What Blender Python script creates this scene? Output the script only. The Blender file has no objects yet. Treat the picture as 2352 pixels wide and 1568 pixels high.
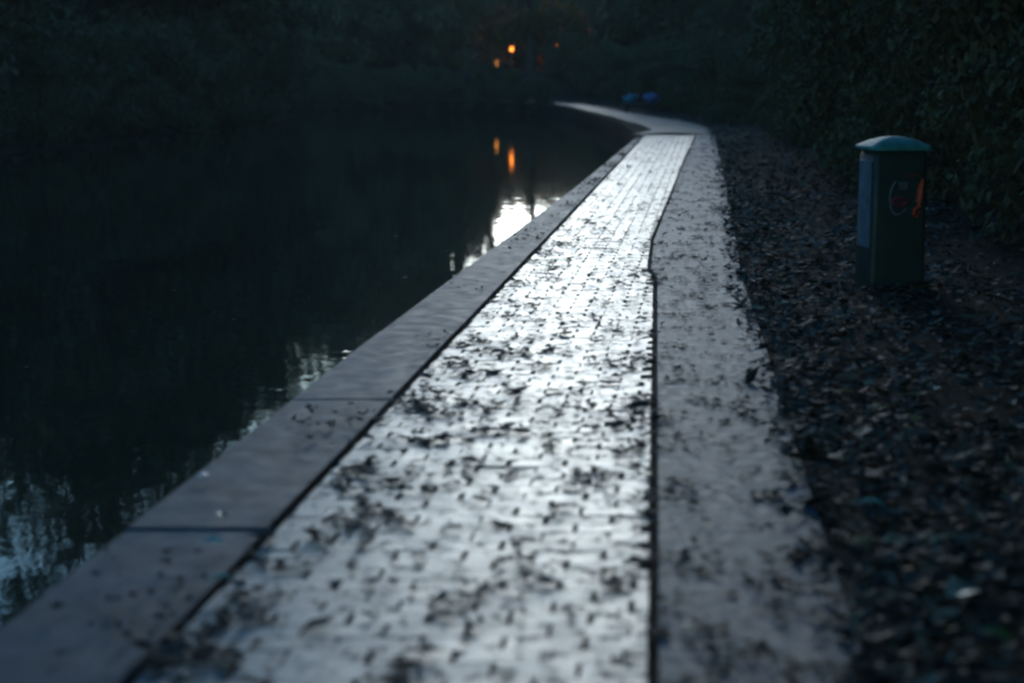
import bpy, math, random
import numpy as np
from mathutils import Vector

SC = bpy.context.scene
COL = SC.collection
R = math.radians
rng = np.random.default_rng(7)
random.seed(7)

# ------------------------------------------------------------------ camera
F_PX, U0, V0, VH = 3920.0, 1176.0, 784.0, 150.0      # measured on a 2352 x 1568 view of the photograph
EYE = 1.37
PITCH = math.atan((V0 - VH) / F_PX)
cam_d = bpy.data.cameras.new("camera")
cam_d.sensor_width = 36.0
cam_d.lens = 36.0 * F_PX / 2352.0
cam_d.clip_start, cam_d.clip_end = 0.05, 2000
cam_d.dof.use_dof = True
cam_d.dof.focus_distance = 12.0
cam_d.dof.aperture_fstop = 1.7
cam = bpy.data.objects.new("camera", cam_d)
COL.objects.link(cam)
cam.location = (0, 0, EYE)
cam.rotation_euler = (R(90) - PITCH, 0, 0)
SC.camera = cam

# ------------------------------------------------------------------ sky, sun, exposure
SUN_EL, SUN_AZ = R(8.0), R(3.2)                          # azimuth measured from +Y towards +X
world = bpy.data.worlds.new("World")
SC.world = world
world.use_nodes = True
wn = world.node_tree
bg = wn.nodes["Background"]
sky = wn.nodes.new("ShaderNodeTexSky")
sky.sky_type = 'NISHITA'
sky.sun_disc = False
sky.sun_elevation = SUN_EL
sky.sun_rotation = SUN_AZ
sky.air_density = 1.0
sky.dust_density = 0.3
sky.ozone_density = 3.0
bg.inputs["Strength"].default_value = 0.15
hs = wn.nodes.new("ShaderNodeHueSaturation")        # the cold white balance of the photograph
hs.inputs["Saturation"].default_value = 1.2
cool = wn.nodes.new("ShaderNodeMix"); cool.data_type = 'RGBA'; cool.blend_type = 'MULTIPLY'
cool.inputs[0].default_value = 1.0
cool.inputs[7].default_value = (0.90, 1.03, 1.0, 1)
wn.links.new(sky.outputs["Color"], hs.inputs["Color"])
wn.links.new(hs.outputs["Color"], cool.inputs[6])
wn.links.new(cool.outputs[2], bg.inputs["Color"])

sun_d = bpy.data.lights.new("sun", 'SUN')
sun_d.energy = 0.62
sun_d.angle = R(18)
sun_d.color = (0.93, 0.985, 1.0)
sun = bpy.data.objects.new("sun", sun_d)
COL.objects.link(sun)
sdir = Vector((math.sin(SUN_AZ) * math.cos(SUN_EL), math.cos(SUN_AZ) * math.cos(SUN_EL), math.sin(SUN_EL)))
sun.rotation_euler = sdir.to_track_quat('Z', 'Y').to_euler()

SC.view_settings.view_transform = 'Standard'
SC.view_settings.look = 'None'
SC.view_settings.gamma = 1.0
SC.view_settings.exposure = 0.75
SC.render.engine = 'CYCLES'
SC.cycles.max_bounces = 6
SC.cycles.use_denoising = True
SC.cycles.use_adaptive_sampling = False
SC.cycles.filter_width = 2.6                          # the photograph is soft

# ------------------------------------------------------------------ helpers
def at(u, v, z=0.0):
    """point of the level plane z seen at (u, v)"""
    a, b = (u - U0) / F_PX, (V0 - v) / F_PX
    c, s = math.cos(PITCH), math.sin(PITCH)
    dx, dy, dz = a, c + b * s, -s + b * c
    t = (z - EYE) / dz
    return (dx * t, dy * t)

def px(u, Y):
    """x of column u at depth Y"""
    return (u - U0) / F_PX * Y

def tag(o, label=None, cat=None, group=None, kind=None):
    if label: o["label"] = label
    if cat: o["category"] = cat
    if group: o["group"] = group
    if kind: o["kind"] = kind
    return o

def link(o, parent=None):
    COL.objects.link(o)
    if parent: o.parent = parent
    return o

def empty(name, loc=(0, 0, 0), rz=0.0):
    o = bpy.data.objects.new(name, None)
    o.empty_display_size = 0.2
    o.location = loc
    o.rotation_euler = (0, 0, rz)
    return link(o)

class MB:
    """collects verts and faces; build() links ONE mesh object"""
    def __init__(self):
        self.v, self.f = [], []
    def add(self, verts, faces):
        n = len(self.v)
        self.v += [tuple(p) for p in verts]
        self.f += [tuple(i + n for i in q) for q in faces]
    def box(self, c, s, rz=0.0, b=0.0):
        hx, hy, hz = s[0] / 2, s[1] / 2, s[2] / 2
        cs, sn = math.cos(rz), math.sin(rz)
        vs = []
        rings = [(-hz, b), (-hz + b, 0), (hz - b, 0), (hz, b)] if b else [(-hz, 0), (hz, 0)]
        for z, i in rings:
            for x, y in ((-hx + i, -hy + i), (hx - i, -hy + i), (hx - i, hy - i), (-hx + i, hy - i)):
                vs.append((c[0] + x * cs - y * sn, c[1] + x * sn + y * cs, c[2] + z))
        m = len(rings)
        fs = [(3, 2, 1, 0), tuple(4 * (m - 1) + k for k in range(4))]
        for r in range(m - 1):
            for k in range(4):
                fs.append((4 * r + k, 4 * r + (k + 1) % 4, 4 * r + 4 + (k + 1) % 4, 4 * r + 4 + k))
        self.add(vs, fs)
    def tube(self, pts, radii, n=7, cap=True):
        pts = [Vector(p) for p in pts]
        vs, fs = [], []
        for i, p in enumerate(pts):
            d = (pts[min(i + 1, len(pts) - 1)] - pts[max(i - 1, 0)]).normalized()
            a = d.cross(Vector((0.31, 0.87, 0.05)) if abs(d.z) > 0.8 else Vector((0, 0, 1))).normalized()
            b = d.cross(a)
            for k in range(n):
                t = 2 * math.pi * k / n
                vs.append(p + (a * math.cos(t) + b * math.sin(t)) * radii[i])
        for i in range(len(pts) - 1):
            for k in range(n):
                fs.append((i * n + k, i * n + (k + 1) % n, (i + 1) * n + (k + 1) % n, (i + 1) * n + k))
        if cap:
            fs.append(tuple(range(n))[::-1])
            fs.append(tuple((len(pts) - 1) * n + k for k in range(n)))
        self.add(vs, fs)
    def build(self, name, mat, parent=None, smooth=False):
        me = bpy.data.meshes.new(name)
        me.from_pydata(self.v, [], self.f)
        me.update()
        me.materials.append(mat)
        if smooth: me.polygons.foreach_set("use_smooth", [True] * len(me.polygons))
        return link(bpy.data.objects.new(name, me), parent)

def np_mesh(name, V, Fq):
    """mesh from numpy arrays: V (n,3), Fq (m,k)"""
    me = bpy.data.meshes.new(name)
    V = np.asarray(V, dtype=np.float32); Fq = np.asarray(Fq, dtype=np.int32)
    m, k = Fq.shape
    me.vertices.add(len(V)); me.vertices.foreach_set("co", V.ravel())
    me.loops.add(m * k); me.loops.foreach_set("vertex_index", Fq.ravel())
    me.polygons.add(m)
    me.polygons.foreach_set("loop_start", np.arange(0, m * k, k, dtype=np.int32))
    me.polygons.foreach_set("use_smooth", [False] * m)
    me.update(calc_edges=True)
    me.validate()
    return me

def poly(pts):
    ys = [p[1] for p in pts]; xs = [p[0] for p in pts]
    return lambda y: np.interp(y, ys, xs)

# value noise used to clump leaves and shape the ground
_perm = rng.random((64, 64))
def vnoise(x, y):
    x = np.asarray(x, float); y = np.asarray(y, float)
    xi, yi = np.floor(x).astype(int), np.floor(y).astype(int)
    fx, fy = x - xi, y - yi
    fx, fy = fx * fx * (3 - 2 * fx), fy * fy * (3 - 2 * fy)
    g = lambda a, b: _perm[a % 64, b % 64]
    return (g(xi, yi) * (1 - fx) + g(xi + 1, yi) * fx) * (1 - fy) + (g(xi, yi + 1) * (1 - fx) + g(xi + 1, yi + 1) * fx) * fy

# ------------------------------------------------------------------ materials
class NT:
    def __init__(self, name):
        self.m = bpy.data.materials.new(name); self.m.use_nodes = True
        self.t = self.m.node_tree; self.p = self.t.nodes["Principled BSDF"]
        self.co = self.t.nodes.new("ShaderNodeTexCoord")
    def n(self, typ, **kw):
        o = self.t.nodes.new(typ)
        for k, v in kw.items():
            if hasattr(o, k) and k not in o.inputs: setattr(o, k, v)
            else: o.inputs[k].default_value = v
        return o
    def l(self, a, b): self.t.links.new(a, b)
    def noise(self, scale, detail=6, rough=0.6, stretch=None):
        o = self.n("ShaderNodeTexNoise"); o.inputs["Scale"].default_value = scale
        o.inputs["Detail"].default_value = detail; o.inputs["Roughness"].default_value = rough
        if stretch:
            mp = self.n("ShaderNodeMapping"); mp.inputs["Scale"].default_value = stretch
            self.l(self.co.outputs["Object"], mp.inputs["Vector"]); self.l(mp.outputs["Vector"], o.inputs["Vector"])
        else:
            self.l(self.co.outputs["Object"], o.inputs["Vector"])
        return o.outputs["Fac"]
    def ramp(self, src, stops):
        r = self.n("ShaderNodeValToRGB")
        e = r.color_ramp.elements
        while len(e) < len(stops): e.new(0.5)
        for k, (p, c) in enumerate(stops):
            e[k].position = p
            e[k].color = (c, c, c, 1) if isinstance(c, (int, float)) else (*c, 1)
        self.l(src, r.inputs["Fac"]); return r.outputs["Color"]
    def mix(self, fac, a, b, mode='MIX'):
        x = self.n("ShaderNodeMix"); x.data_type = 'RGBA'; x.blend_type = mode
        for sock, val in ((x.inputs[0], fac), (x.inputs[6], a), (x.inputs[7], b)):
            if isinstance(val, (int, float)): sock.default_value = val
            elif isinstance(val, tuple): sock.default_value = (*val, 1)
            else: self.l(val, sock)
        return x.outputs[2]
    def bump(self, h, strength, dist=0.01):
        b = self.n("ShaderNodeBump"); b.inputs["Strength"].default_value = strength; b.inputs["Distance"].default_value = dist
        self.l(h, b.inputs["Height"]); self.l(b.outputs["Normal"], self.p.inputs["Normal"])
    def set(self, color=None, rough=None, **kw):
        for k, v in (("Base Color", color), ("Roughness", rough), *kw.items()):
            if v is None: continue
            s = self.p.inputs[k]
            if isinstance(v, (int, float)): s.default_value = v
            elif isinstance(v, tuple): s.default_value = (*v, 1) if len(v) == 3 else v
            else: self.l(v, s)
        return self.m
    def island(self):
        return self.n("ShaderNodeNewGeometry").outputs["Random Per Island"]

def plain(name, color, rough=0.6, var=0.25, scale=12, **kw):
    t = NT(name)
    c = t.ramp(t.noise(scale), [(0.3, tuple(x * (1 - var) for x in color)), (0.7, tuple(min(1, x * (1 + var)) for x in color))])
    t.set(c, rough, **kw); return t.m

def m_paver():
    t = NT("wet_paver")
    base = t.ramp(t.island(), [(0.0, (0.16, 0.165, 0.17)), (0.25, (0.21, 0.215, 0.22)), (1.0, (0.27, 0.275, 0.28))])
    dirt = t.ramp(t.noise(17, 8, 0.7), [(0.54, 0.0), (0.61, 1.0)])     # patches of moss and trodden leaf mould
    fine = t.ramp(t.noise(45, 5, 0.7), [(0.34, 0.6), (0.6, 1.0)])
    c = t.mix(dirt, t.mix(1.0, base, fine, 'MULTIPLY'), (0.035, 0.035, 0.038))
    r = t.ramp(t.noise(5, 6, 0.65), [(0.3, 0.27), (0.7, 0.45)])
    t.set(c, t.mix(dirt, r, (0.75, 0.75, 0.75)))
    t.bump(t.noise(120, 5, 0.7), 0.35, 0.004); return t.m
def m_stone(name, lo, hi, r0, r1, sc=3, spec=0.3):
    t = NT(name)
    c = t.ramp(t.noise(sc, 9, 0.68), [(0.3, lo), (0.72, hi)])
    isl = t.ramp(t.island(), [(0, 0.82), (1, 1.0)])
    t.set(t.mix(1.0, c, isl, 'MULTIPLY'), t.ramp(t.noise(sc * 2.2, 6, 0.6), [(0.3, r0), (0.7, r1)]))
    t.p.inputs["Specular IOR Level"].default_value = spec
    t.bump(t.noise(70, 8, 0.72), 0.5, 0.006); return t.m
def m_soil():
    t = NT("wet_soil")
    c = t.ramp(t.noise(9, 9, 0.7), [(0.3, (0.006, 0.006, 0.006)), (0.7, (0.022, 0.021, 0.020))])
    t.set(c, 0.9, **{"Specular IOR Level": 0.15}); t.bump(t.noise(25, 9, 0.75), 0.9, 0.03); return t.m
def m_leaf(name, stops, rough=0.5):
    t = NT(name)
    c = t.ramp(t.island(), stops)
    n = t.ramp(t.noise(40, 3), [(0.3, 0.7), (0.7, 1.1)])
    t.set(t.mix(1.0, c, n, 'MULTIPLY'), rough); return t.m
def m_water():
    t = NT("canal_water")
    t.set((0.018, 0.024, 0.018), 0.03, IOR=1.333)
    a = t.noise(1.0, 3, 0.5, (3.0, 2.2, 1))
    t.bump(a, 0.045, 0.05); return t.m
def m_bark():
    t = NT("dark_bark")
    c = t.ramp(t.noise(6, 8, 0.7, (3, 3, 0.5)), [(0.3, (0.018, 0.015, 0.013)), (0.7, (0.07, 0.06, 0.05))])
    t.set(c, 0.85); t.bump(t.noise(14, 8, 0.7, (3, 3, 0.4)), 0.8, 0.03); return t.m
def m_emit(name, color, strength):
    t = NT(name); t.m.cycles.emission_sampling = 'FRONT' if strength > 20 else 'NONE'; t.set(color, 0.4, **{"Emission Color": color, "Emission Strength": strength}); return t.m

PAVER = m_paver()
COPING = m_stone("coping_stone", (0.030, 0.046, 0.066), (0.098, 0.138, 0.185), 0.52, 0.7, 4)
SLAB = m_stone("concrete_slab", (0.040, 0.056, 0.072), (0.165, 0.212, 0.265), 0.5, 0.68, 9)
ASPHALT = m_stone("damp_asphalt", (0.035, 0.033, 0.035), (0.085, 0.08, 0.085), 0.5, 0.65, 2)
WALLST = m_stone("quay_stone", (0.05, 0.055, 0.05), (0.12, 0.12, 0.11), 0.6, 0.8, 3)
SOIL = m_soil()
WATER = m_water()
BARK = m_bark()
FOL_DARK = m_leaf("dark_foliage", [(0, (0.075, 0.085, 0.045)), (0.6, (0.11, 0.115, 0.06)), (1, (0.14, 0.125, 0.06))], 0.85)
FOL_AUT = m_leaf("autumn_foliage", [(0, (0.10, 0.06, 0.02)), (0.5, (0.22, 0.10, 0.02)), (1, (0.30, 0.19, 0.04))], 0.55)
LITTER = m_leaf("fallen_leaf_dark", [(0, (0.012, 0.010, 0.010)), (0.6, (0.03, 0.024, 0.02)), (0.93, (0.05, 0.036, 0.028)), (1, (0.10, 0.085, 0.06))], 0.8)
LITTER_G = m_leaf("fallen_leaf_mixed", [(0, (0.024, 0.021, 0.018)), (0.5, (0.058, 0.050, 0.042)), (0.88, (0.115, 0.09, 0.068)), (0.96, (0.22, 0.20, 0.16)), (1, (0.3, 0.16, 0.05))], 0.72)

# ------------------------------------------------------------------ lines of the towpath, all level and parallel to the canal
def ext(pts):                                       # carry the first leg on behind the camera
    (x0, y0), (x1, y1) = pts[0], pts[1]
    k = (x1 - x0) / (y1 - y0)
    return [(x0 + k * (-14 - y0), -14.0)] + pts
L_water = ext([at(*p) for p in ((350, 1190), (850, 790), (1190, 535), (1330, 430), (1476, 308))])
L_coping = ext([at(*p) for p in ((520, 1320), (880, 940), (1060, 752), (1280, 522), (1464, 328), (1480, 310))])
L_paver = ext([at(*p) for p in ((1501, 1320), (1502, 1000), (1505, 634), (1490, 622), (1498, 552), (1560, 398), (1598, 310))])
L_slab = ext([at(*p) for p in ((1900, 1250), (1820, 1000), (1760, 800), (1704, 640), (1676, 470), (1642, 312))])
END = at(1540, 310)[1]
far_left = [(2.35, END), (3.0, 36.5), (2.95, 40.5), (2.65, 47.0), (2.0, 57.0), (1.4, 62.0), (-2.0, 67.0), (-8.0, 71.0), (-18.0, 74.0), (-60.0, 77.0)]
far_right = [(3.95, END), (4.35, 38.0), (4.35, 41.5), (3.9, 45.5), (3.2, 54.0), (2.5, 60.5), (0.2, 67.0), (-5.0, 71.6), (-16.0, 75.5), (-60.0, 79.0)]
fw, fc, fp, fs = poly(L_water), poly(L_coping), poly(L_paver), poly(L_slab)
edge_pts = [p for p in L_water if p[1] < END - 0.5] + [(fw(END) , END)] + [(2.55, 36.5), (2.6, 40.5), (2.35, 47.0), (1.7, 57.0), (1.0, 61.3), (-2.2, 66.2), (-8.2, 70.2), (-18.0, 73.2), (-60.0, 76.2), (-150., 78.)]
f_edge = poly(edge_pts)
def f_rim(y):                                       # right rim of whatever is paved
    return np.where(np.asarray(y) < END, fs(y), poly(far_right)(y))
def f_bank(y):                                      # water's edge on the other bank
    return -13.8 + 0.115 * np.asarray(y)
WATER_Z = -0.40

def ground_z(x, y):
    x = np.asarray(x, float); y = np.asarray(y, float)
    d = x - f_rim(y)
    z = np.where(d > 0, 0.02 * np.clip(d, 0, 0.3) + 0.045 * np.clip(d - 0.3, 0, 2.5) + 0.16 * np.clip(d - 2.6, 0, 6), -0.008)
    z = z + np.clip(d, 0, 0.5) * 2 * 0.05 * (vnoise(x * 1.7, y * 1.7) - 0.4)
    z = np.where(d > 0, z - 0.004, z)
    far = np.clip((y - 78) / 25, 0, 1) * 1.2
    return z + far

# ------------------------------------------------------------------ ground and water
def ground():
    ys = np.concatenate([np.arange(-14, 34, 0.25), np.arange(34, 82, 0.6), np.arange(82, 240, 8)])
    ts = np.concatenate([np.linspace(0, 1, 5), 1 + np.array([0.05, .15, .3, .5, .7, .9, 1.1, 1.4, 1.7, 2, 2.4, 2.8, 3.3, 4, 5, 6.5, 8, 11, 16, 30, 80, 200])])
    V = []
    for y in ys:
        e, r = float(f_edge(y)), float(f_rim(y))
        V.append((e + 0.02, y, -1.2))
        for t in ts:
            x = e + 0.02 + (r - e - 0.02) * t if t <= 1 else r + (t - 1)
            V.append((x, y, float(ground_z(x, y)) - (0.002 if t <= 1 and y < END else 0)))
    n = len(ts) + 1
    Fq = [(i * n + j, i * n + j + 1, (i + 1) * n + j + 1, (i + 1) * n + j) for i in range(len(ys) - 1) for j in range(n - 1)]
    me = np_mesh("ground", V, Fq); me.materials.append(SOIL)
    me.polygons.foreach_set("use_smooth", [True] * len(me.polygons))
    tag(link(bpy.data.objects.new("ground", me)), kind='structure')
ground()

def opposite_bank():
    V, ys = [], np.linspace(-14, 58, 60)
    ds = [0, 0.03, 0.5, 1.5, 4, 10, 60, 150]
    zs = [-1.2, -0.38, -0.34, -0.2, 0.3, 0.6, 0.8, 0.8]
    for y in ys:
        for d, z in zip(ds, zs):
            V.append((float(f_bank(y)) - d + 0.25 * (float(vnoise(y * .6, d)) - .5), y, z + 0.15 * float(vnoise(y, d * 2)) * (z > 0)))
    n = len(ds)
    Fq = [(i * n + j + 1, i * n + j, (i + 1) * n + j, (i + 1) * n + j + 1) for i in range(len(ys) - 1) for j in range(n - 1)]
    me = np_mesh("opposite_bank", V, Fq); me.materials.append(SOIL)
    tag(link(bpy.data.objects.new("opposite_bank", me)), kind='structure')
opposite_bank()

w = MB()
w.add([(-300, -60, WATER_Z), (300, -60, WATER_Z), (300, 300, WATER_Z), (-300, 300, WATER_Z)], [(0, 1, 2, 3)])
tag(w.build("water", WATER), kind='structure')

# ------------------------------------------------------------------ brick pavers, in rows across the path
def paver_path():
    V, Fq = [], []
    PITCH_Y, BL, GAP = 0.094, 0.20, 0.014
    y, row = -1.0, 0
    while y < END - 0.1:
        ym = y + PITCH_Y / 2
        x0, x1 = float(fc(ym)) + 0.024, float(fp(ym)) - 0.012
        k = (float(fc(y + 0.6)) - float(fc(y - 0.6))) / 1.2
        x = x0 - (BL / 2 if row % 2 else 0)
        while x < x1 - 0.02:
            a, b = max(x, x0) + random.uniform(-.005, .004), min(x + BL - random.choice((.004, .010, .014, .017)), x1) + random.uniform(-.004, .001)
            if b - a > 0.03:
                gy = random.uniform(-.0003, .0003)
                ya, yb = y + gy, y + PITCH_Y - 0.0010 + gy
                sink = 0.006 * max(0, float(vnoise(x * 1.3, y * 1.1)) - .45)
                dz = random.gauss(0, 0.0007) - sink - (0.004 if random.random() < .02 else 0)
                tx, ty = random.gauss(0, 0.002), random.gauss(0, 0.0018)
                cx, cy = (a + b) / 2, (ya + yb) / 2
                n0 = len(V)
                for inset, z in ((0, -0.05), (0.0002, -0.0008), (0.0010, 0.0)):
                    for (X, Y) in ((a + inset, ya + inset), (b - inset, ya + inset), (b - inset, yb - inset), (a + inset, yb - inset)):
                        V.append((X + k * (Y - ym), Y, z + dz + (X - cx) * tx + (Y - cy) * ty))
                for r in (0, 4):
                    for q in range(4):
                        Fq.append((n0 + r + q, n0 + r + (q + 1) % 4, n0 + r + 4 + (q + 1) % 4, n0 + r + 4 + q))
                Fq.append((n0 + 8, n0 + 9, n0 + 10, n0 + 11))
            x += BL
        y += PITCH_Y; row += 1
    me = np_mesh("path", V, Fq); me.materials.append(PAVER)
    tag(link(bpy.data.objects.new("path", me)), kind='structure')
paver_path()

def block_strip(name, fl, fr, mat, length, gap, z, y0, y1, thick, bev, parent=None, tilt=0.003, inset=(0.0, 0.0)):
    V, Fq = [], []
    y = y0
    while y < y1:
        L = min(length * random.uniform(0.85, 1.15), y1 - y)
        ya, yb = y, y + L - gap
        dz, tx, ty = random.gauss(0, tilt * .5), random.gauss(0, tilt), random.gauss(0, tilt)
        seg = 3
        for zz, i in ((-thick, 0), (-bev, 0), (0, bev)):
            for s in range(seg + 1):
                Y = ya + i + (yb - ya - 2 * i) * s / seg
                xl, xr = float(fl(Y)) + inset[0] + i, float(fr(Y)) - inset[1] - i
                for X in (xl, (xl + xr) / 2, xr):
                    V.append((X, Y, z + zz + (dz + (X - (xl + xr) / 2) * tx + (Y - (ya + yb) / 2) * ty if zz > -thick else 0)))
        n0 = len(V) - 9 * 4
        lay = 3 * (seg + 1)
        for s in range(seg):
            for c in (0, 1):
                Fq.append(tuple(n0 + 2 * lay + 3 * (s + (q > 1)) + c + (q in (1, 2)) for q in range(4)))
            for r in (0, 1):
                a = n0 + r * lay + 3 * s
                Fq.append((a, a + lay, a + lay + 3, a + 3))
                Fq.append((a + 2, a + 5, a + lay + 5, a + lay + 2))
        for r in (0, 1):
            for c in (0, 1):
                a = n0 + r * lay + c
                Fq.append((a, a + 1, a + lay + 1, a + lay))
                a += 3 * seg
                Fq.append((a + 1, a, a + lay, a + lay + 1))
        y += L
    me = np_mesh(name, V, Fq); me.materials.append(mat)
    return link(bpy.data.objects.new(name, me), parent)

wall = empty("canal_wall", (float(fw(0)), 0, 0))
tag(wall, "low stone canal wall topped with smooth grey coping stones between water and brick path", "wall")
def keep(o, root):                                  # parent without moving
    o.parent = root
    o.location = o.location - root.location
    return o
keep(block_strip("coping", fw, fc, COPING, 1.9, 0.006, 0.008, -12, END, 0.16, 0.004, None, 0.0018, (-0.03, 0.004)), wall)
wf = MB()
for i, y in enumerate(np.arange(-13, END, 0.8)):
    y2 = min(y + 0.8, END)
    a, b = (float(fw(y)) + .02, y), (float(fw(y2)) + .02, y2)
    wf.add([(a[0], a[1], -1.2), (b[0], b[1], -1.2), (b[0], b[1], -.12), (a[0], a[1], -.12),
            (a[0] + .3, a[1], -1.2), (b[0] + .3, b[1], -1.2), (b[0] + .3, b[1], -.12), (a[0] + .3, a[1], -.12)],
           [(0, 3, 2, 1), (4, 5, 6, 7), (3, 7, 6, 2)])
keep(wf.build("wall_face", WALLST), wall)
tag(block_strip("pavement", fp, fs, SLAB, 1.0, 0.001, 0.002, -12, END, 0.08, 0.001, None, 0.0012, (0.014, 0.0)), kind='structure')

# the path beyond the pavers: asphalt curving left round the end of the canal
V, Fq = [], []
ys = np.concatenate([np.arange(END + 0.02, 66, 0.5), np.arange(66, 77, 0.4)])
fl2, fr2 = poly(far_left), poly(far_right)
for y in ys:
    a, b = float(fl2(y)), float(fr2(y))
    for t in np.linspace(0, 1, 7):
        V.append((a + (b - a) * t + 0.1 * (float(vnoise(y * .8, t * 3)) - .5) * (t in (0, 1)), y, 0.006 + 0.03 * math.sin(math.pi * t) + 0.012 * float(vnoise(y * .5, t * 2))))
Fq = [(i * 7 + j, i * 7 + j + 1, (i + 1) * 7 + j + 1, (i + 1) * 7 + j) for i in range(len(ys) - 1) for j in range(6)]
me = np_mesh("asphalt_path", V, Fq); me.materials.append(ASPHALT)
tag(link(bpy.data.objects.new("asphalt_path", me)), kind='structure')

# ------------------------------------------------------------------ leaves
def leaf_cloud(P, size, tilt, curl=0.25, narrow=0.5):
    """leaf shapes (4 triangles folded on a midrib) at points P"""
    n = len(P)
    a = rng.random(n) * 2 * math.pi
    s = size * (0.6 + 0.8 * rng.random(n)) if np.isscalar(size) else size
    u = np.stack([np.cos(a), np.sin(a), tilt * rng.normal(size=n)], 1)
    v = np.stack([-np.sin(a), np.cos(a), tilt * rng.normal(size=n)], 1)
    up = np.cross(u, v); up /= np.linalg.norm(up, axis=1)[:, None]
    wd = (narrow * (0.7 + 0.6 * rng.random(n)) * s)[:, None]
    L = s[:, None]; c = (curl * s * rng.normal(size=n))[:, None]
    base, tip = P - u * L * .5, P + u * L * .5 + up * np.abs(c) * .5
    l, r = P + v * wd * .5 + up * c * .5 - u * L * .08, P - v * wd * .5 + up * c * .5 - u * L * .08
    V = np.stack([base, l, tip, r, P], 1).reshape(-1, 3)
    o = np.arange(n)[:, None] * 5
    Fq = np.concatenate([o + np.array(q) for q in ((0, 4, 1), (1, 4, 2), (2, 4, 3), (3, 4, 0))], 0)
    return V, Fq

def scatter_path():
    n = 90000
    y = 2.5 + (END - 3.2) * rng.random(n) ** 1.25
    l, m, r = fc(y), fp(y), fs(y)
    t = rng.random(n)
    x = l + (r + 0.05 - l) * t
    clump = vnoise(x * 7.5, y * 6) * .5 + vnoise(x * 19 + 9, y * 15 + 4) * .5
    near_l = np.exp(-(x - l) / np.interp(y, [4, 10], [.36, .22])); near_m = np.exp(-np.abs(x - m) / 0.06); near_r = np.exp(-(r - x) / 0.16)
    pr = np.clip((clump - 0.49) * 2.4, 0, 1) * (0.34 + 1.2 * near_l + 0.6 * near_m + 0.9 * near_r + .40 * (x > m))
    pr *= np.where(x < m, np.interp(y, [2, 9, 14, 20, 30], [1.5, 1.3, .8, .22, .06]), np.interp(y, [2, 20, 31], [1, 1, .6]))
    pr = pr + (x > m) * 0.05 * (vnoise(x * 22, y * 9) > .45)
    k = rng.random(n) < pr * 1.15
    x, y, m = x[k], y[k], m[k]
    P = np.stack([x, y, 0.008 + 0.006 * rng.random(len(x))], 1)
    V, Fq = leaf_cloud(P, np.where(x > m, .026, .036) * np.exp(.4 * rng.normal(size=len(x))), 0.08, 0.16, 0.6)
    me = np_mesh("leaf_litter", V, Fq); me.materials.append(LITTER)
    tag(link(bpy.data.objects.new("leaf_litter", me)), "dark wet leaf fragments scattered in clumps over the brick path", "leaf litter", kind='stuff')
scatter_path()

def scatter_coping():
    n = 3200
    y = 3 + (END - 4) * rng.random(n); l, r = fw(y), fc(y)
    x = l + (r - l) * rng.random(n) ** .6
    k = rng.random(n) < np.clip((vnoise(x * 3, y * 2) - .42) * 3, 0, 1) * .6
    x, y = x[k], y[k]
    V, Fq = leaf_cloud(np.stack([x, y, 0.030 + 0 * x], 1), 0.035, 0.14, 0.3, 0.55)
    me = np_mesh("coping_litter", V, Fq); me.materials.append(LITTER)
    tag(link(bpy.data.objects.new("coping_litter", me)), "sparse dark leaf crumbs lying on the coping stones", "leaf litter", kind='stuff')
scatter_coping()

def scatter_ground():
    n = 80000
    y = 2.0 + 46 * rng.random(n) ** 2.2
    d = -0.12 + 5.3 * rng.random(n) ** 1.5
    x = f_rim(y) + d
    k = ((d > 0.02) | (rng.random(n) < .55 * np.clip(1 + d / .12, 0, 1))) & (rng.random(n) < .35 + 1.1 * vnoise(x * 1.6 + 3, y * 1.6))
    x, y = x[k], y[k]
    z = ground_z(x, y) + 0.010 + 0.024 * rng.random(len(x))
    z = np.where(x < f_rim(y), 0.016, z)
    size = .045 * np.exp(.45 * rng.normal(size=len(x)))
    V, Fq = leaf_cloud(np.stack([x, y, z], 1), np.clip(size, .02, .13), 0.24, 0.25, 0.6)
    q = rng.choice(len(x), 700, replace=False)                     # twigs among the leaves
    V2, F2 = leaf_cloud(np.stack([x[q], y[q], z[q] + .015], 1), .06 + .22 * rng.random(700) ** 2, 0.12, 0.1, 0.05)
    V, Fq = np.concatenate([V, V2]), np.concatenate([Fq, F2 + len(V)])
    me = np_mesh("ground_leaves", V, Fq); me.materials.append(LITTER_G)
    tag(link(bpy.data.objects.new("ground_leaves", me)), "thick carpet of dark wet autumn leaves beside the path", "leaf litter", kind='stuff')
scatter_ground()

def scatter_water():
    n = 46
    y = 3.5 + 24 * rng.random(n) ** 1.4; x = fw(y) - .08 - 2.6 * rng.random(n) ** 2
    V, Fq = leaf_cloud(np.stack([x, y, WATER_Z + .004 + 0 * x], 1), .05, .02, .05, .6)
    me = np_mesh("floating_leaves", V, Fq); me.materials.append(LITTER_G)
    tag(link(bpy.data.objects.new("floating_leaves", me)), "a thin drift of fallen leaves floating beside the canal wall", "leaf litter", kind='stuff')
scatter_water()

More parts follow.
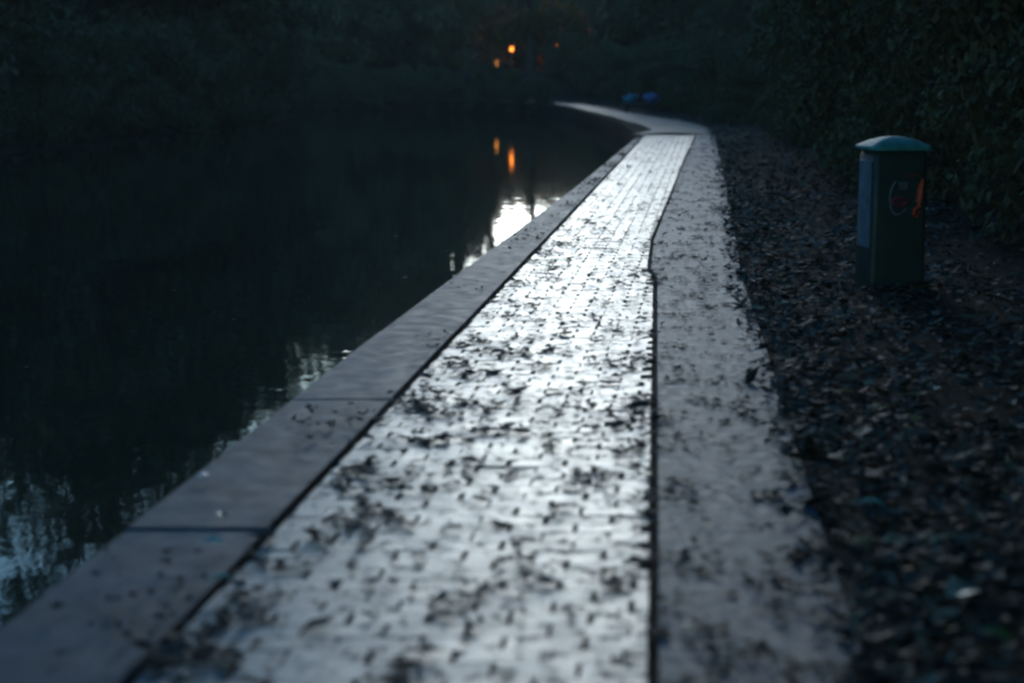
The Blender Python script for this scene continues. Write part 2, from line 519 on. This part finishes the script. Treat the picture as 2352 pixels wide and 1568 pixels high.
# leaves and sticks large enough to tell apart
def big_leaf(u, v, z, size, rz, color, name, label, narrow=0.6, lift=0.0):
    x, y = at(u, v, z)
    if lift: z = float(ground_z(x, y)) + lift; x, y = at(u, v, z)
    m = MB()
    N = 9
    vs, fs_ = [], []
    for i in range(N):
        t = i / (N - 1)
        wdt = narrow * size * .5 * (math.sin(math.pi * min(1, t * 1.02)) ** .8) * (1 - .25 * t) + 0.0006
        lz = 0.10 * size * math.sin(math.pi * t * .9 + .3)
        for q, s in enumerate((-1, 0, 1)):
            vs.append(((t - .5) * size, s * wdt, lz + (0.16 * wdt * 2 if s else 0)))
    for i in range(N - 1):
        for q in (0, 1):
            fs_.append((3 * i + q, 3 * i + q + 1, 3 * i + q + 4, 3 * i + q + 3))
    m.add(vs, fs_)
    m.tube([(-.5 * size, 0, .03 * size), (-.7 * size, .02 * size, .05 * size), (-.85 * size, .06 * size, .02 * size)], [.016 * size, .012 * size, .010 * size], 5)
    o = m.build(name, plain("leaf_" + name + str(len(bpy.data.materials)), color, 0.38, .3, 60))
    o.location = (x, y, z + 0.006); o.rotation_euler = (random.uniform(-.15, .15), random.uniform(-.15, .15), rz)
    tag(o, label, "leaf")
    return o
big_leaf(492, 1252, .024, .075, .1, (.20, .42, .36), "fallen_leaf", "pale mint green leaf on the water edge of the coping stones")
big_leaf(508, 1186 + 0, .024, .05, 2.2, (.10, .04, .035), "fallen_leaf", "small dull red leaf in the middle of the coping stones")
big_leaf(508, 1336, .026, .075, .15, (.25, .36, .22), "fallen_leaf", "yellow green leaf lying across the dark gap beside the coping stones")
big_leaf(470, 1098, .026, .055, 1.0, (.62, .62, .6), "fallen_leaf", "bright whitish leaf tilted on the brink of the canal wall")
big_leaf(1940, 985 - 80, .0, .07, .4, (.45, .21, .03), "fallen_leaf", "orange leaf on dark leaf carpet just right of the concrete slabs", lift=.05)
big_leaf(2038, 945, .0, .14, .45, (.36, .24, .12), "fallen_leaf", "long tan leaf lying alone on the dark leaf carpet", .28, lift=.06)
big_leaf(2152, 896, .0, .06, .9, (.35, .62, .62), "fallen_leaf", "pale teal leaf glinting below the green litter bin", lift=.06)
big_leaf(2004, 1162, .0, .08, -.2, (.20, .42, .34), "fallen_leaf", "mint green leaf on leaf carpet close to the slab edge", lift=.05)
big_leaf(2170, 1245, .0, .10, .25, (.26, .30, .16), "fallen_leaf", "narrow olive leaf on the leaf carpet near the picture's lower right", .3, lift=.05)
big_leaf(2290, 1470, .0, .09, -.5, (.07, .12, .03), "fallen_leaf", "fresh green leaf in the dark lower right corner", lift=.05)
big_leaf(1705, 785, .008, .06, .1, (.30, .27, .05), "fallen_leaf", "yellowish leaf lying on the concrete slabs", )
big_leaf(2215, 1370, .0, .13, .6, (.2, .23, .2), "fallen_leaf", "broad grey green leaf on the leaf carpet at lower right", .7, lift=.05)

# ------------------------------------------------------------------ litter bin
def litter_bin():
    Y = 10.25
    xl, xr = px(1994, Y), px(2126, Y)
    cx, wdt = (xl + xr) / 2, xr - xl
    gz = float(ground_z(cx, Y))
    root = empty("litter_bin", (cx, Y + .14, gz), R(8))
    tag(root, "dark green litter bin with domed teal lid and stickers standing in leaves beside the path", "litter bin")
    green = plain("bin_green", (.018, .040, .036), .5, .35, 7)
    teal = plain("lid_teal", (.035, .27, .27), .6, .4, 16)
    H = 0.86 - gz * .5
    def loop(w, d, r, z, n=6):
        pts = []
        for qx, qy, a0 in ((1, -1, -90), (1, 1, 0), (-1, 1, 90), (-1, -1, 180)):
            for i in range(n + 1):
                a = R(a0 + 90 * i / n)
                pts.append((qx * (w / 2 - r) + r * math.cos(a), qy * (d / 2 - r) + r * math.sin(a), z))
        return pts
    def loft(rings, mat, name, parent, cap0=True, cap1=True):
        m = MB(); n = len(rings[0]); vs = [p for q in rings for p in q]; f = []
        for i in range(len(rings) - 1):
            for k in range(n):
                f.append((i * n + k, i * n + (k + 1) % n, (i + 1) * n + (k + 1) % n, (i + 1) * n + k))
        if cap0: f.append(tuple(range(n))[::-1])
        if cap1: f.append(tuple((len(rings) - 1) * n + k for k in range(n)))
        m.add(vs, f); return m.build(name, mat, parent, True)
    D = .30
    body = loft([loop(wdt * 1.03, D, .035, -.05), loop(wdt * 1.03, D, .035, .02), loop(wdt, D * .98, .035, .3), loop(wdt * .97, D * .96, .035, H - .05), loop(wdt * .93, D * .92, .03, H - .045), loop(wdt * .93, D * .92, .03, H)], green, "body", root)
    lid_rings = []
    for z, k in ((H - .014, 1.07), (H - .012, 1.12), (H + .004, 1.12), (H + .008, 1.10)):
        lid_rings.append(loop(wdt * k, D * 1.18, .05, z))
    for i in range(1, 9):
        q = 1 - i / 8.6
        lid_rings.append(loop(wdt * 1.10 * q, D * 1.16 * q, .05 * q, H + .008 + .058 * (1 - q * q)))
    lid = loft(lid_rings, teal, "lid", root)
    fr = -D / 2
    # stickers and painted scrawls, thin sheets standing 2 mm proud of the front
    def strokes(name, pts, wd, col, rough=.5):
        m = MB()
        m.tube([(x, fr - .001, z) for x, z in pts], [wd * random.uniform(.75, 1.15) for _ in pts], 6)
        o = m.build(name, plain(name + "_paint", col, rough, .4, 40), root); return o
    sx = lambda u: (u - 2054) / F_PX * Y
    sz = lambda v: gz * 0 + (EYE - gz) - (v - VH) / F_PX * Y * .985
    strokes("red_scrawl", [(sx(u), sz(v)) for u, v in ((2104, 412), (2105, 425), (2100, 450), (2098, 474), (2088, 482), (2086, 494), (2094, 500), (2100, 486))], .010, (.62, .06, .02))
    strokes("red_scrawl_bar", [(sx(u), sz(v)) for u, v in ((2103, 420), (2100, 440), (2097, 466))], .017, (.62, .07, .025))
    ring = [(sx(2050 + 22 * math.cos(a)), sz(455 + 42 * math.sin(a))) for a in np.linspace(1.9, 4.3, 14)]
    strokes("pale_streak", [(x, z) for x, z in ring], .0055, (.13, .18, .21))
    strokes("pale_smear", [(sx(u), sz(v)) for u, v in ((2040, 488), (2046, 494), (2058, 490), (2068, 480))], .005, (.11, .16, .18))
    strokes("faint_red_line", [(sx(u), sz(v)) for u, v in ((2064, 405), (2078, 402), (2092, 402), (2103, 407))], .004, (.28, .035, .02))
    lips = [(sx(2052 + 17 * math.cos(a)), sz(464 + 8 * math.sin(a))) for a in np.linspace(0, 6.283, 17)]
    strokes("dark_red_sticker", lips, .0125, (.22, .03, .05))
    st = MB(); st.box((sx(2058), fr - .003, sz(428)), (.055, .004, .05), .0, .0015)
    st.build("grey_sticker", plain("grey_sticker_paper", (.08, .11, .125), .5, .5, 50), root)
    # pale strip: skylight on the side facing the water, put into its colour
    sd = MB(); sd.box((-wdt * .5 - .0015, -.005, H - .34), (.005, D * .7, .52), 0, .0015)
    sd.build("lit_side_strip", plain("lit_side_tone", (.13, .18, .25), .45, .5, 14), root)
    return root
litter_bin()

# ------------------------------------------------------------------ trees
def crown_points(n, blobs):
    """points spread through a set of ellipsoid clumps (cx,cy,cz,rx,ry,rz)"""
    B = np.array(blobs)
    vol = B[:, 3] * B[:, 4] * B[:, 5]
    idx = rng.choice(len(B), n, p=vol / vol.sum())
    d = rng.normal(size=(n, 3)); d /= np.linalg.norm(d, axis=1)[:, None]
    r = (0.35 + 0.65 * rng.random(n)) ** .7
    return B[idx, :3] + d * B[idx, 3:] * r[:, None]

def tree_meshes(h, base, rad, nblob, nleaf, leaf, trunk_r, lean=0.0, top_thin=False):
    """(trunk mesh, crown mesh) of a tree of height h, crown from base upwards"""
    m = MB(); blobs = []
    tp = [(0, 0, -.3)]
    for i in range(1, 6):
        t = i / 5
        tp.append((lean * t * t * h * .5 + random.uniform(-.1, .1), random.uniform(-.1, .1), h * .8 * t))
    m.tube(tp, [trunk_r * (1.15 - .95 * i / 5) for i in range(6)], 8)
    for k in range(nblob):
        zf = random.random()
        cz = base + (h - base) * (zf * .9 + .05)
        prof = rad * (0.45 + .55 * math.sin(math.pi * min(1, .18 + zf * .8)))
        a, rr = random.uniform(0, 6.283), prof * math.sqrt(random.random()) * .85
        cx, cy = rr * math.cos(a) + lean * h * .35, rr * math.sin(a)
        s = rad * random.uniform(.22, .40)
        blobs.append((cx, cy, cz, s, s, s * .75))
        zt = min(h * .75, max(base * .5, cz - rr * .8 - .4))
        t = max(0, zt / (h * .8))
        st = (lean * t * t * h * .5, 0, zt)
        mid = ((st[0] + cx) / 2 + random.uniform(-.2, .2), cy / 2 + random.uniform(-.2, .2), (zt + cz) / 2 + .25)
        r0 = trunk_r * .38 * (1 - .6 * t)
        m.tube([st, mid, (cx, cy, cz)], [r0, r0 * .6, r0 * .2], 5)
        for _ in range(4):
            e = (cx + s * random.uniform(-1.2, 1.2), cy + s * random.uniform(-1.2, 1.2), cz + s * random.uniform(-.6, 1.2))
            m.tube([(cx * .6 + mid[0] * .4, cy * .6 + mid[1] * .4, cz * .6 + mid[2] * .4), ((cx + e[0]) / 2 + .1, (cy + e[1]) / 2, (cz + e[2]) / 2 - .05), e], [r0 * .3, r0 * .2, r0 * .08], 4)
    P = crown_points(nleaf, blobs)
    V, Fq = leaf_cloud(P, leaf, 0.9, 0.3, 0.65)
    tm = bpy.data.meshes.new("trunk"); tm.from_pydata(m.v, [], m.f); tm.update(); tm.materials.append(BARK)
    cm = np_mesh("crown", V, Fq)
    return tm, cm

def crown_with(mesh, mat):
    c = mesh.copy(); c.materials.clear(); c.materials.append(mat); return c

def tree(name, meshes, loc, rz, sc, label, cat, group=None):
    root = empty(name, loc, rz); root.scale = sc if isinstance(sc, tuple) else (sc, sc, sc)
    tag(root, label, cat, group)
    link(bpy.data.objects.new("trunk", meshes[0]), root)
    link(bpy.data.objects.new("crown", meshes[1]), root)
    return root

def kind_of_tree(*a, mat=FOL_DARK, **k):
    t, c = tree_meshes(*a, **k); c.materials.append(mat); return (t, c)

BROAD = [kind_of_tree(9.0, 1.2, 3.2, 46, 9000, 0.26, .22) for _ in range(3)]
TALL = [kind_of_tree(15.0, 6.5, 3.6, 30, 4200, 0.24, .28) for _ in range(2)]
SHRUB = [kind_of_tree(2.6, 0.05, 1.35, 26, 9000, 0.065, .06) for _ in range(3)]
LOW = [kind_of_tree(5.0, 0.3, 2.4, 40, 7500, 0.20, .14) for _ in range(2)]
FINE = [kind_of_tree(8.0, 0.6, 3.0, 46, 26000, 0.12, .2)]
OVER = [kind_of_tree(10.5, 3.4, 4.2, 44, 20000, 0.15, .26, lean=-.25) for _ in range(2)]

def rr(a, b): return random.uniform(a, b)
random.seed(21)
# other bank: dense row, then taller thin ones behind
y = 4.0
while y < 60:
    tree("leafy_tree", random.choice(BROAD), (float(f_bank(y)) - rr(1.2, 2.6), y, .0), rr(0, 6.28), rr(.52, .60) if 31 < y < 40 else rr(.92, 1.08),
         "dark leafy tree in the unlit row along the far bank of the canal", "tree", "dark trees on the far bank")
    y += rr(3.2, 4.4)
for y in (8, 12, 16, 20, 24, 28, 41, 51, 55, 59, 63, 67):
    tree("tall_tree", random.choice(TALL), (float(f_bank(y)) - rr(4.5, 8), y + rr(-1.5, 1.5), .8), rr(0, 6.28), rr(.85, 1.1),
         "tall thin-crowned tree rising behind the dark row on the far bank", "tree", "tall trees behind the far bank row")
for y in np.arange(2, 58, 1.9):
    tree("bank_shrub", random.choice(SHRUB), (float(f_bank(y)) - rr(.2, .9), y, -.35), rr(0, 6.28), rr(.8, 1.2),
         "dark shrub hanging over the water's edge on the far bank", "shrub", "shrubs on the far bank")
# this bank: undergrowth beyond the leaf carpet, trees leaning over the path
y = 3.0
while y < 62:
    x = float(f_rim(y)) + (rr(2.9, 3.6) if y < 16 else rr(1.9, 2.6) if y < 30 else rr(1.6, 2.2))
    tree("undergrowth_shrub", random.choice(SHRUB), (x, y, float(ground_z(x, y)) - .1), rr(0, 6.28), rr(.9, 1.3) if y < 33 else rr(.65, .85),
         "dark shrub in the unlit undergrowth to the right of the path", "shrub", "undergrowth right of the path")
    y += rr(1.2, 1.8)
y = 5.0
while y < 72:
    x = float(f_rim(y)) + rr(4.8, 7.0) + (4.0 if y > 35 else 0)
    tree("leafy_tree", random.choice(FINE if y < 24 else BROAD), (x, y, float(ground_z(x, y)) - .1), rr(0, 6.28), rr(.85, 1.1),
         "dark leafy tree in the wood to the right of the path", "tree", "dark trees right of the path")
    y += rr(3.4, 4.6)
for y in (-8, -4.5, -1.0, 2.5, 7.0, 13.5):  # unseen ones beside and behind the camera, put in to shade the foreground
    x = float(f_rim(y)) + (rr(1.3, 1.9) if y < 2 else rr(2.4, 2.9) if y < 3 else rr(4.0, 5.0))
    tree("overhanging_tree", random.choice(OVER), (x, y, float(ground_z(x, y)) - .1), rr(-.3, .3), rr(.95, 1.1),
         "tall tree on the right whose boughs hang over the path to shade it", "tree", "trees overhanging the path")
# round the end of the canal: low trees that let the sky in above them
for u in np.arange(-60, 2400, 84):
    for Y in (83, 91):
        u2, Y2 = u + rr(-25, 25), Y + rr(-2, 3)
        x = px(u2, Y2)
        lab = ("low dark tree beyond the bend where the canal ends", "tree", "low trees beyond the bend")
        if u < 950 or u > 1750:
            tree("leafy_tree", random.choice(BROAD), (x, Y2 + 3, float(ground_z(x, Y2)) - .1), rr(0, 6.28), rr(1.08, 1.28), "dark leafy tree standing beyond the far end of the canal", "tree", "trees beyond the end of the canal")
            tree("low_tree", random.choice(LOW), (x + rr(-1, 1), Y2, float(ground_z(x, Y2)) - .1), rr(0, 6.28), rr(.85, 1.0), *lab)
        else:
            tree("low_tree", random.choice(LOW), (x, Y2, float(ground_z(x, Y2)) - .1), rr(0, 6.28), rr(.70, .76) if 1130 < u < 1420 else rr(1.0, 1.15) if u < 1085 else rr(.80, .88), *lab)
        if Y == 91 and 900 < u < 1330:
            tree("low_tree", random.choice(LOW), (x + 1.3, 98, float(ground_z(x, 98)) - .3), rr(0, 6.28), .74, *lab)
for u in (690, 770, 850):
    tree("tall_tree", random.choice(TALL), (px(u, 97), 97 + rr(-1, 2), .5), rr(0, 6.28), rr(.95, 1.1), "tall thin-crowned tree standing behind the trees at the canal's end", "tree", "tall trees beyond the end of the canal")
for u, Y in ((1560, 71), (1590, 73), (1640, 68), (1480, 79), (1520, 76)):
    tree("low_tree", random.choice(LOW), (px(u, Y), Y, 0), rr(0, 6.28), rr(.72, .8), "low dark tree beyond the bend where the canal ends", "tree", "low trees beyond the bend")
for x in np.arange(-24, 0.7, 0.8):
    y = float(np.interp(x, [-24, -18, -8, -2, 1], [76, 75.8, 72.6, 68.6, 66])) + rr(.6, 1.6)
    tree("bend_shrub", random.choice(SHRUB), (x, y - rr(1.0, 1.5), -.35), rr(0, 6.28), rr(.55, .72), "dark shrub behind the path where it bends left", "shrub", "shrubs behind the bend of the path")
ex = [p[0] for p in edge_pts][::-1]; ey = [p[1] for p in edge_pts][::-1]
for x in np.arange(-26, 1.2, 0.75):
    y = float(np.interp(x, ex[:8], ey[:8])) + rr(.1, .5)
    tree("waterside_shrub", random.choice(SHRUB), (x, y, -.42), rr(0, 6.28), rr(.42, .58), "low dark shrub on the water's edge below the bend of the path", "shrub", "waterside shrubs below the bend")
for u, Y in ((1290, 72), (1330, 70), (1375, 67), (1420, 64), (1460, 60), (1500, 57), (1540, 54), (1580, 51), (1620, 48), (1660, 45), (1690, 41)):
    tree("bend_shrub", random.choice(SHRUB), (px(u, Y), Y, float(ground_z(px(u, Y), Y)) - .1), rr(0, 6.28), rr(.7, .9),
         "dark shrub behind the path where it bends left", "shrub", "shrubs behind the bend of the path")
def translucent(mat, share):
    nt = mat.node_tree; p = nt.nodes["Principled BSDF"]; out = nt.nodes["Material Output"]
    tl = nt.nodes.new("ShaderNodeBsdfTranslucent"); mx = nt.nodes.new("ShaderNodeMixShader"); mx.inputs[0].default_value = share
    for lk in nt.links:
        if lk.to_socket == p.inputs["Base Color"]: nt.links.new(lk.from_socket, tl.inputs["Color"]); break
    nt.links.new(p.outputs[0], mx.inputs[1]); nt.links.new(tl.outputs[0], mx.inputs[2]); nt.links.new(mx.outputs[0], out.inputs["Surface"])
translucent(FOL_AUT, .5)
AUT = kind_of_tree(4.0, 1.0, 1.5, 26, 2600, 0.2, .1, mat=FOL_AUT)
tree("autumn_tree", AUT, (px(1275, 78), 78, .05), .6, 1.0, "small orange-leaved tree faintly lit by a lamp near the end of the path", "tree")
# bare dark trunk by the end of the water
tb = MB(); tx = px(1217, 77)
tb.tube([(0, 0, -.4), (.05, 0, 1.2), (-.04, .05, 2.6), (.1, 0, 4.4), (.25, .1, 6.0)], [.30, .25, .22, .17, .08], 9)
for a, z0 in ((.4, 2.4), (2.6, 3.1), (4.4, 3.8)):
    tb.tube([(0, 0, z0), (.7 * math.cos(a), .7 * math.sin(a), z0 + .9), (1.3 * math.cos(a), 1.3 * math.sin(a), z0 + 2.2)], [.10, .07, .03], 6)
tr = tb.build("bare_tree", BARK, None, True); tr.location = (tx, 77, 0)
cv, cf = leaf_cloud(crown_points(2600, [(px(1172, 77) - tx, 0, 2.75, .75, .5, .66), (.1, 0, 3.3, .9, .7, .6)]), 0.13, .9, .3, .65)
cme = np_mesh("crown", cv, cf); cme.materials.append(FOL_AUT); link(bpy.data.objects.new("crown", cme), tr)
tag(tr, "nearly bare dark tree at the water's end left of the path", "tree")

# ------------------------------------------------------------------ street lamps beyond the canal
def street_lamp(u, Y, hz, col, strength, label, power):
    x = px(u, Y); gz = float(ground_z(x, Y))
    root = empty("street_lamp", (x, Y, gz)); tag(root, label, "street lamp")
    iron = plain("lamp_iron" + str(u), (.03, .035, .035), .5)
    H = hz - gz
    p = MB(); p.tube([(0, 0, -.2), (0, 0, .5), (0, 0, .52), (0, 0, H - .16)], [.07, .065, .042, .034], 10); p.build("post", iron, root, True)
    c = MB(); c.tube([(0, 0, H + .16), (0, 0, H + .2), (0, 0, H + .27)], [.15, .12, .02], 12); c.build("lamp_cap", iron, root)
    g = MB(); g.tube([(0, 0, H - .16), (0, 0, H - .1), (0, 0, H + .08), (0, 0, H + .158)], [.04, .07, .085, .08], 12)
    g.build("lamp_glass", m_emit("lamp_glow" + str(u), col, strength), root, True)
street_lamp(1175, 79, 2.15, (1.0, .26, .03), 3.6, "lit orange street lamp left of the bare trunk, brightest in the water", 0)
street_lamp(1141, 80, 1.42, (1.0, .36, .05), 1.6, "dim orange lamp standing lower and left of the brightest lamp", 0)
street_lamp(1278, 79.3, 2.5, (1.0, .22, .03), 70, "reddish lamp half hidden behind the orange-leaved tree", 0)

# ------------------------------------------------------------------ blue bags on a bench by the bend
def bench():
    Y = 50.5; x = px(1472, Y); gz = float(ground_z(x, Y))
    root = empty("park_bench", (x, Y, gz), R(8)); tag(root, "low dark wooden bench beside the bend of the path, blue bags on it", "bench")
    wood = plain("bench_wood", (.06, .035, .03), .6)
    s = MB()
    for k in range(3): s.box((0, -.14 + .14 * k, .22), (1.15, .12, .04), 0, .006)
    s.build("seat", wood, root)
    for sx_ in (-.48, .48):
        l = MB(); l.box((sx_, 0, .1), (.07, .38, .20), 0, .008); l.build("leg", wood, root)
    def bag(dx, dz, s, col, label, tilt):
        m = MB(); n, r = 14, 9; vs, f = [], []
        for i in range(r):
            t = i / (r - 1)
            prof = math.sin(math.pi * min(1, .12 + .80 * t)) ** .7 if t < .86 else .16 + .25 * (t - .86)
            for k in range(n):
                a = 2 * math.pi * k / n
                w_ = prof * s * (1 + .24 * math.sin(3 * a + 5 * t + dx) + .14 * math.sin(5 * a - 7 * t) + .3 * math.cos(a + dx * 9) * (1 - t))
                vs.append((w_ * math.cos(a), w_ * .8 * math.sin(a), t * s * 1.5))
        for i in range(r - 1):
            for k in range(n): f.append((i * n + k, i * n + (k + 1) % n, (i + 1) * n + (k + 1) % n, (i + 1) * n + k))
        f.append(tuple(range(n))[::-1]); f.append(tuple((r - 1) * n + k for k in range(n)))
        m.add(vs, f)
        o = m.build("rubbish_bag", plain("bag_plastic" + str(dx), col, .35, .3, 9), None, True)
        o.location = (x + dx, Y + .02, gz + dz); o.rotation_euler = (0, tilt, 0)
        tag(o, label, "bag")
    bag(-.30, .242, .22, (.05, .19, .27), "slumped cyan bag on the left end of the bench", -.25)
    bag(.28, .242, .24, (.07, .13, .28), "taller deep blue bag on the right end of the bench", .06)
bench()

# ------------------------------------------------------------------ thin haze, added to lift the dark tones
hz = MB(); hz.box((0, 90, 9.5), (420, 280, 25))
hm = bpy.data.materials.new("dark_lift_haze"); hm.use_nodes = True
hn = hm.node_tree; hn.nodes.remove(hn.nodes["Principled BSDF"])
pv = hn.nodes.new("ShaderNodeVolumePrincipled"); pv.inputs["Density"].default_value = 0.0011
pv.inputs["Color"].default_value = (1.0, .93, .74, 1)
hn.links.new(pv.outputs[0], hn.nodes["Material Output"].inputs["Volume"])
tag(hz.build("haze", hm), "thin haze added over the canal and the path to lift the darks", "haze", kind='stuff')
